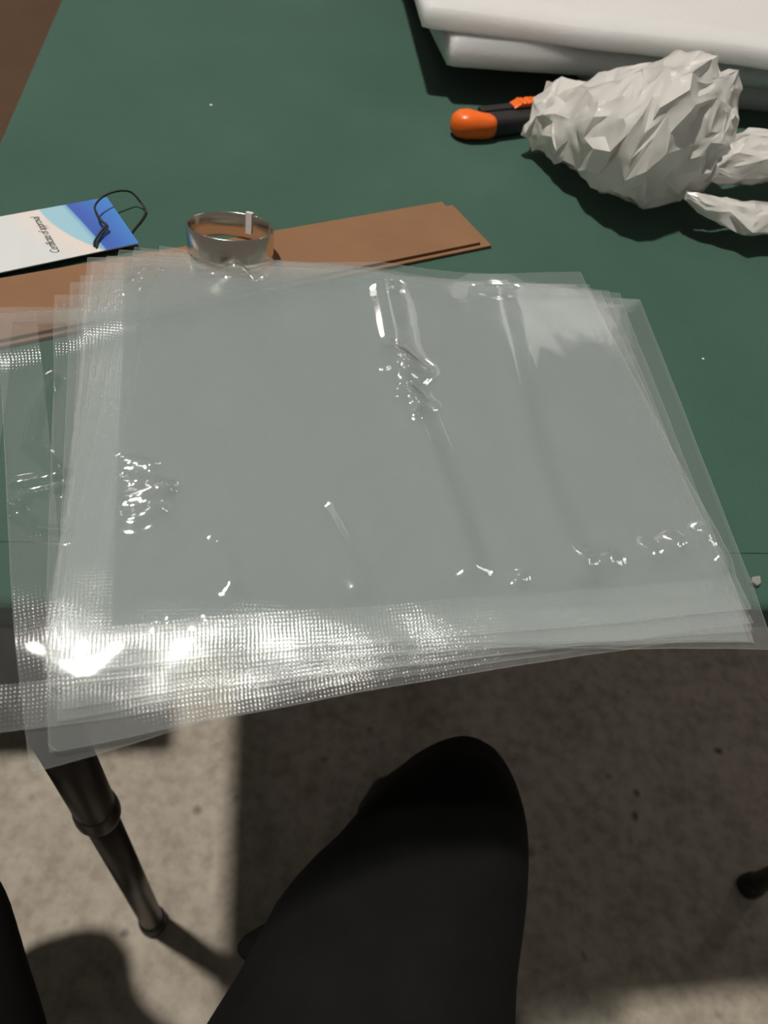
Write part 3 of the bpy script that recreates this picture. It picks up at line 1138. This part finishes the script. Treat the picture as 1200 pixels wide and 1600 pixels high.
# ------------------------------------------------------------------ the sitter's legs
def build_person():
    def ell(c, d, rs, ru, n=28, up=np.array([0, 0, 1.0])):
        d = np.asarray(d, float); d = d / np.linalg.norm(d)
        s = np.cross(d, up); s /= np.linalg.norm(s)
        u = np.cross(s, d)
        a = np.linspace(0, 2 * math.pi, n, endpoint=False)
        return np.asarray(c) + rs * np.cos(a)[:, None] * s + ru * np.sin(a)[:, None] * u

    parts = []

    def limb(rows):
        rings = []
        for i, (c, rs, ru) in enumerate(rows):
            d = np.asarray(rows[min(i + 1, len(rows) - 1)][0]) - np.asarray(rows[max(i - 1, 0)][0])
            dn = d / np.linalg.norm(d)
            up = np.array([0, 0.25, 1.0]) if abs(dn[2]) < .75 else np.array([0.1, 1.0, 0])
            rings.append(ell(c, d, rs, ru, up=up))
        n = len(rings[0])
        parts.append((np.concatenate(rings), grid_faces(len(rings), n, True) + [tuple(range(n))[::-1], tuple(range((len(rings) - 1) * n, len(rings) * n))]))

    # right leg (knee in view)
    hipR, hipL = np.array([0.055, -0.30, 0.53]), np.array([-0.135, -0.30, 0.53])
    q1 = np.array([0.055, 0.02, 0.485]); q2 = np.array([0.075, 0.110, 0.487]); kR = np.array([0.096, 0.172, 0.474])
    limb([(hipR + [0, -.04, 0], .09, .09), (hipR, .100, .095), (np.array([0.048, -.15, .505]), .096, .090), (q1, .088, .078), (np.array([0.065, .070, .487]), .080, .072), (q2, .071, .066),
          (np.array([0.087, .146, .483]), .060, .060), (kR, .050, .054), (kR + [0.003, .026, -.022], .042, .046), (kR + [.002, .030, -.060], .044, .050), (kR + [0, .026, -.13], .055, .062), (kR + [0, .012, -.24], .058, .066), (kR + [0, 0, -.36], .054, .066), (kR + [0, -.01, -.43], .056, .075), (kR + [0, -.01, -.44], .05, .07)])
    # left leg, knee turned out
    kL = np.array([-0.285, 0.080, 0.462])
    limb([(hipL + [0, -.04, 0], .09, .09), (hipL, .100, .095), (np.array([-0.148, -.15, .505]), .086, .090), (np.array([-0.168, -.03, .49]), .072, .076), (np.array([-0.215, .030, .480]), .062, .066), (kL + [.02, -.02, .008], .056, .060), (kL, .052, .054),
          (kL + [-.002, .028, -.028], .045, .048), (kL + [-.008, .02, -.065], .046, .050), (kL + [-.02, -.02, -.14], .054, .058), (kL + [-.04, -.09, -.25], .056, .060), (kL + [-.055, -.15, -.37], .054, .062), (kL + [-.06, -.17, -.43], .056, .072), (kL + [-.06, -.17, -.44], .05, .07)])
    # hips and waist
    limb([(np.array([-.04, -.36, .46]), .15, .10), (np.array([-.04, -.36, .50]), .175, .125), (np.array([-.04, -.37, .58]), .18, .13), (np.array([-.04, -.38, .68]), .165, .115), (np.array([-.04, -.385, .80]), .165, .115), (np.array([-.04, -.385, .82]), .15, .10)])
    V = np.concatenate([p[0] for p in parts])
    F_, base = [], 0
    for v, f in parts:
        F_ += [tuple(i + base for i in q) for q in f]
        base += len(v)
    root_loc = np.array([-0.04, -0.36, 0.0])
    me = bpy.data.meshes.new('trousers_src')
    me.from_pydata((V - root_loc).tolist(), [], F_)
    src = bpy.data.objects.new('trousers_src', me)
    col.objects.link(src)
    m = src.modifiers.new('r', 'REMESH'); m.mode = 'VOXEL'; m.voxel_size = 0.008
    m = src.modifiers.new('s', 'SMOOTH'); m.iterations = 14; m.factor = 0.5
    bpy.context.view_layer.update()
    me2 = bpy.data.meshes.new_from_object(src.evaluated_get(bpy.context.evaluated_depsgraph_get()))
    bpy.data.objects.remove(src)
    co = np.empty(len(me2.vertices) * 3); me2.vertices.foreach_get('co', co); co = co.reshape(-1, 3)
    no = np.empty(len(me2.vertices) * 3); me2.vertices.foreach_get('normal', no); no = no.reshape(-1, 3)
    w = co + root_loc
    # soft drape folds
    fold = 0.0016 * np.sin(70 * w[:, 0] + 32 * w[:, 1] + 20 * w[:, 2] + 2 * np.sin(9 * w[:, 1])) + 0.0014 * wob(w[:, 0] + w[:, 2], w[:, 1], 77, 0.07)
    co = co + no * fold[:, None]
    me2.vertices.foreach_set('co', co.ravel()); me2.update()
    root = empty('person', tuple(root_loc))
    tag(root, 'seated person in black trousers, one knee reaching under the table edge', 'person')
    link('trousers', me2, MAT['trouser'], root)

    # shoes
    for k, dx in ((kR, .01), (kL + np.array([-.06, -.165, 0]), -.06)):
        base_p = np.array([k[0], k[1] - .01, 0.0]) - root_loc
        d = np.array([dx, .2, 0]); d /= np.linalg.norm(d); s = np.array([d[1], -d[0], 0])
        rings, sole = [], []
        a = np.linspace(0, 2 * math.pi, 22, endpoint=False)
        for t, wd, ht in ((-.085, .012, .03), (-.078, .030, .06), (-.05, .036, .085), (0.0, .037, .085), (.05, .040, .070), (.10, .046, .052), (.15, .046, .042), (.185, .034, .034), (.198, .014, .022)):
            c = base_p + d * t
            zz = np.where(np.sin(a) > 0, np.sin(a) * (ht - .02), np.sin(a) * .006) + .026
            rings.append(c + (np.cos(a) * wd)[:, None] * s + np.stack([0 * a, 0 * a, zz], 1))
            sole.append(c + (np.cos(a) * (wd + .003))[:, None] * s + np.stack([0 * a, 0 * a, .0115 + .011 * np.sign(np.sin(a)) * np.abs(np.sin(a)) ** .3], 1))
        sh = loft('shoe', rings, MAT['shoe'], root)
        loft('sole', sole, MAT['rubber'], sh)

    # cargo pocket on the inner side of the near thigh
    def outline(pts, z):
        return [at(x, y, z)[:2] for x, y in pts]
    zc = 0.468
    fl = prism('pocket', outline([(432, 1478), (470, 1560), (470, 1680), (334, 1680), (336, 1610), (350, 1560), (380, 1512)], zc)[::-1], zc - .028, zc - .010, MAT['trouser'], None, 0.006, origin=tuple(root_loc))
    fl.location = (0, 0, 0); fl.parent = root
    fl = prism('pocket_flap', outline([(367, 1477), (382, 1458), (412, 1440), (450, 1425), (470, 1440), (450, 1490), (400, 1505), (380, 1497)], zc)[::-1], zc - .016, zc - .004, MAT['trouser'], None, 0.004, origin=tuple(root_loc))
    fl.location = (0, 0, 0); fl.parent = root


build_person()
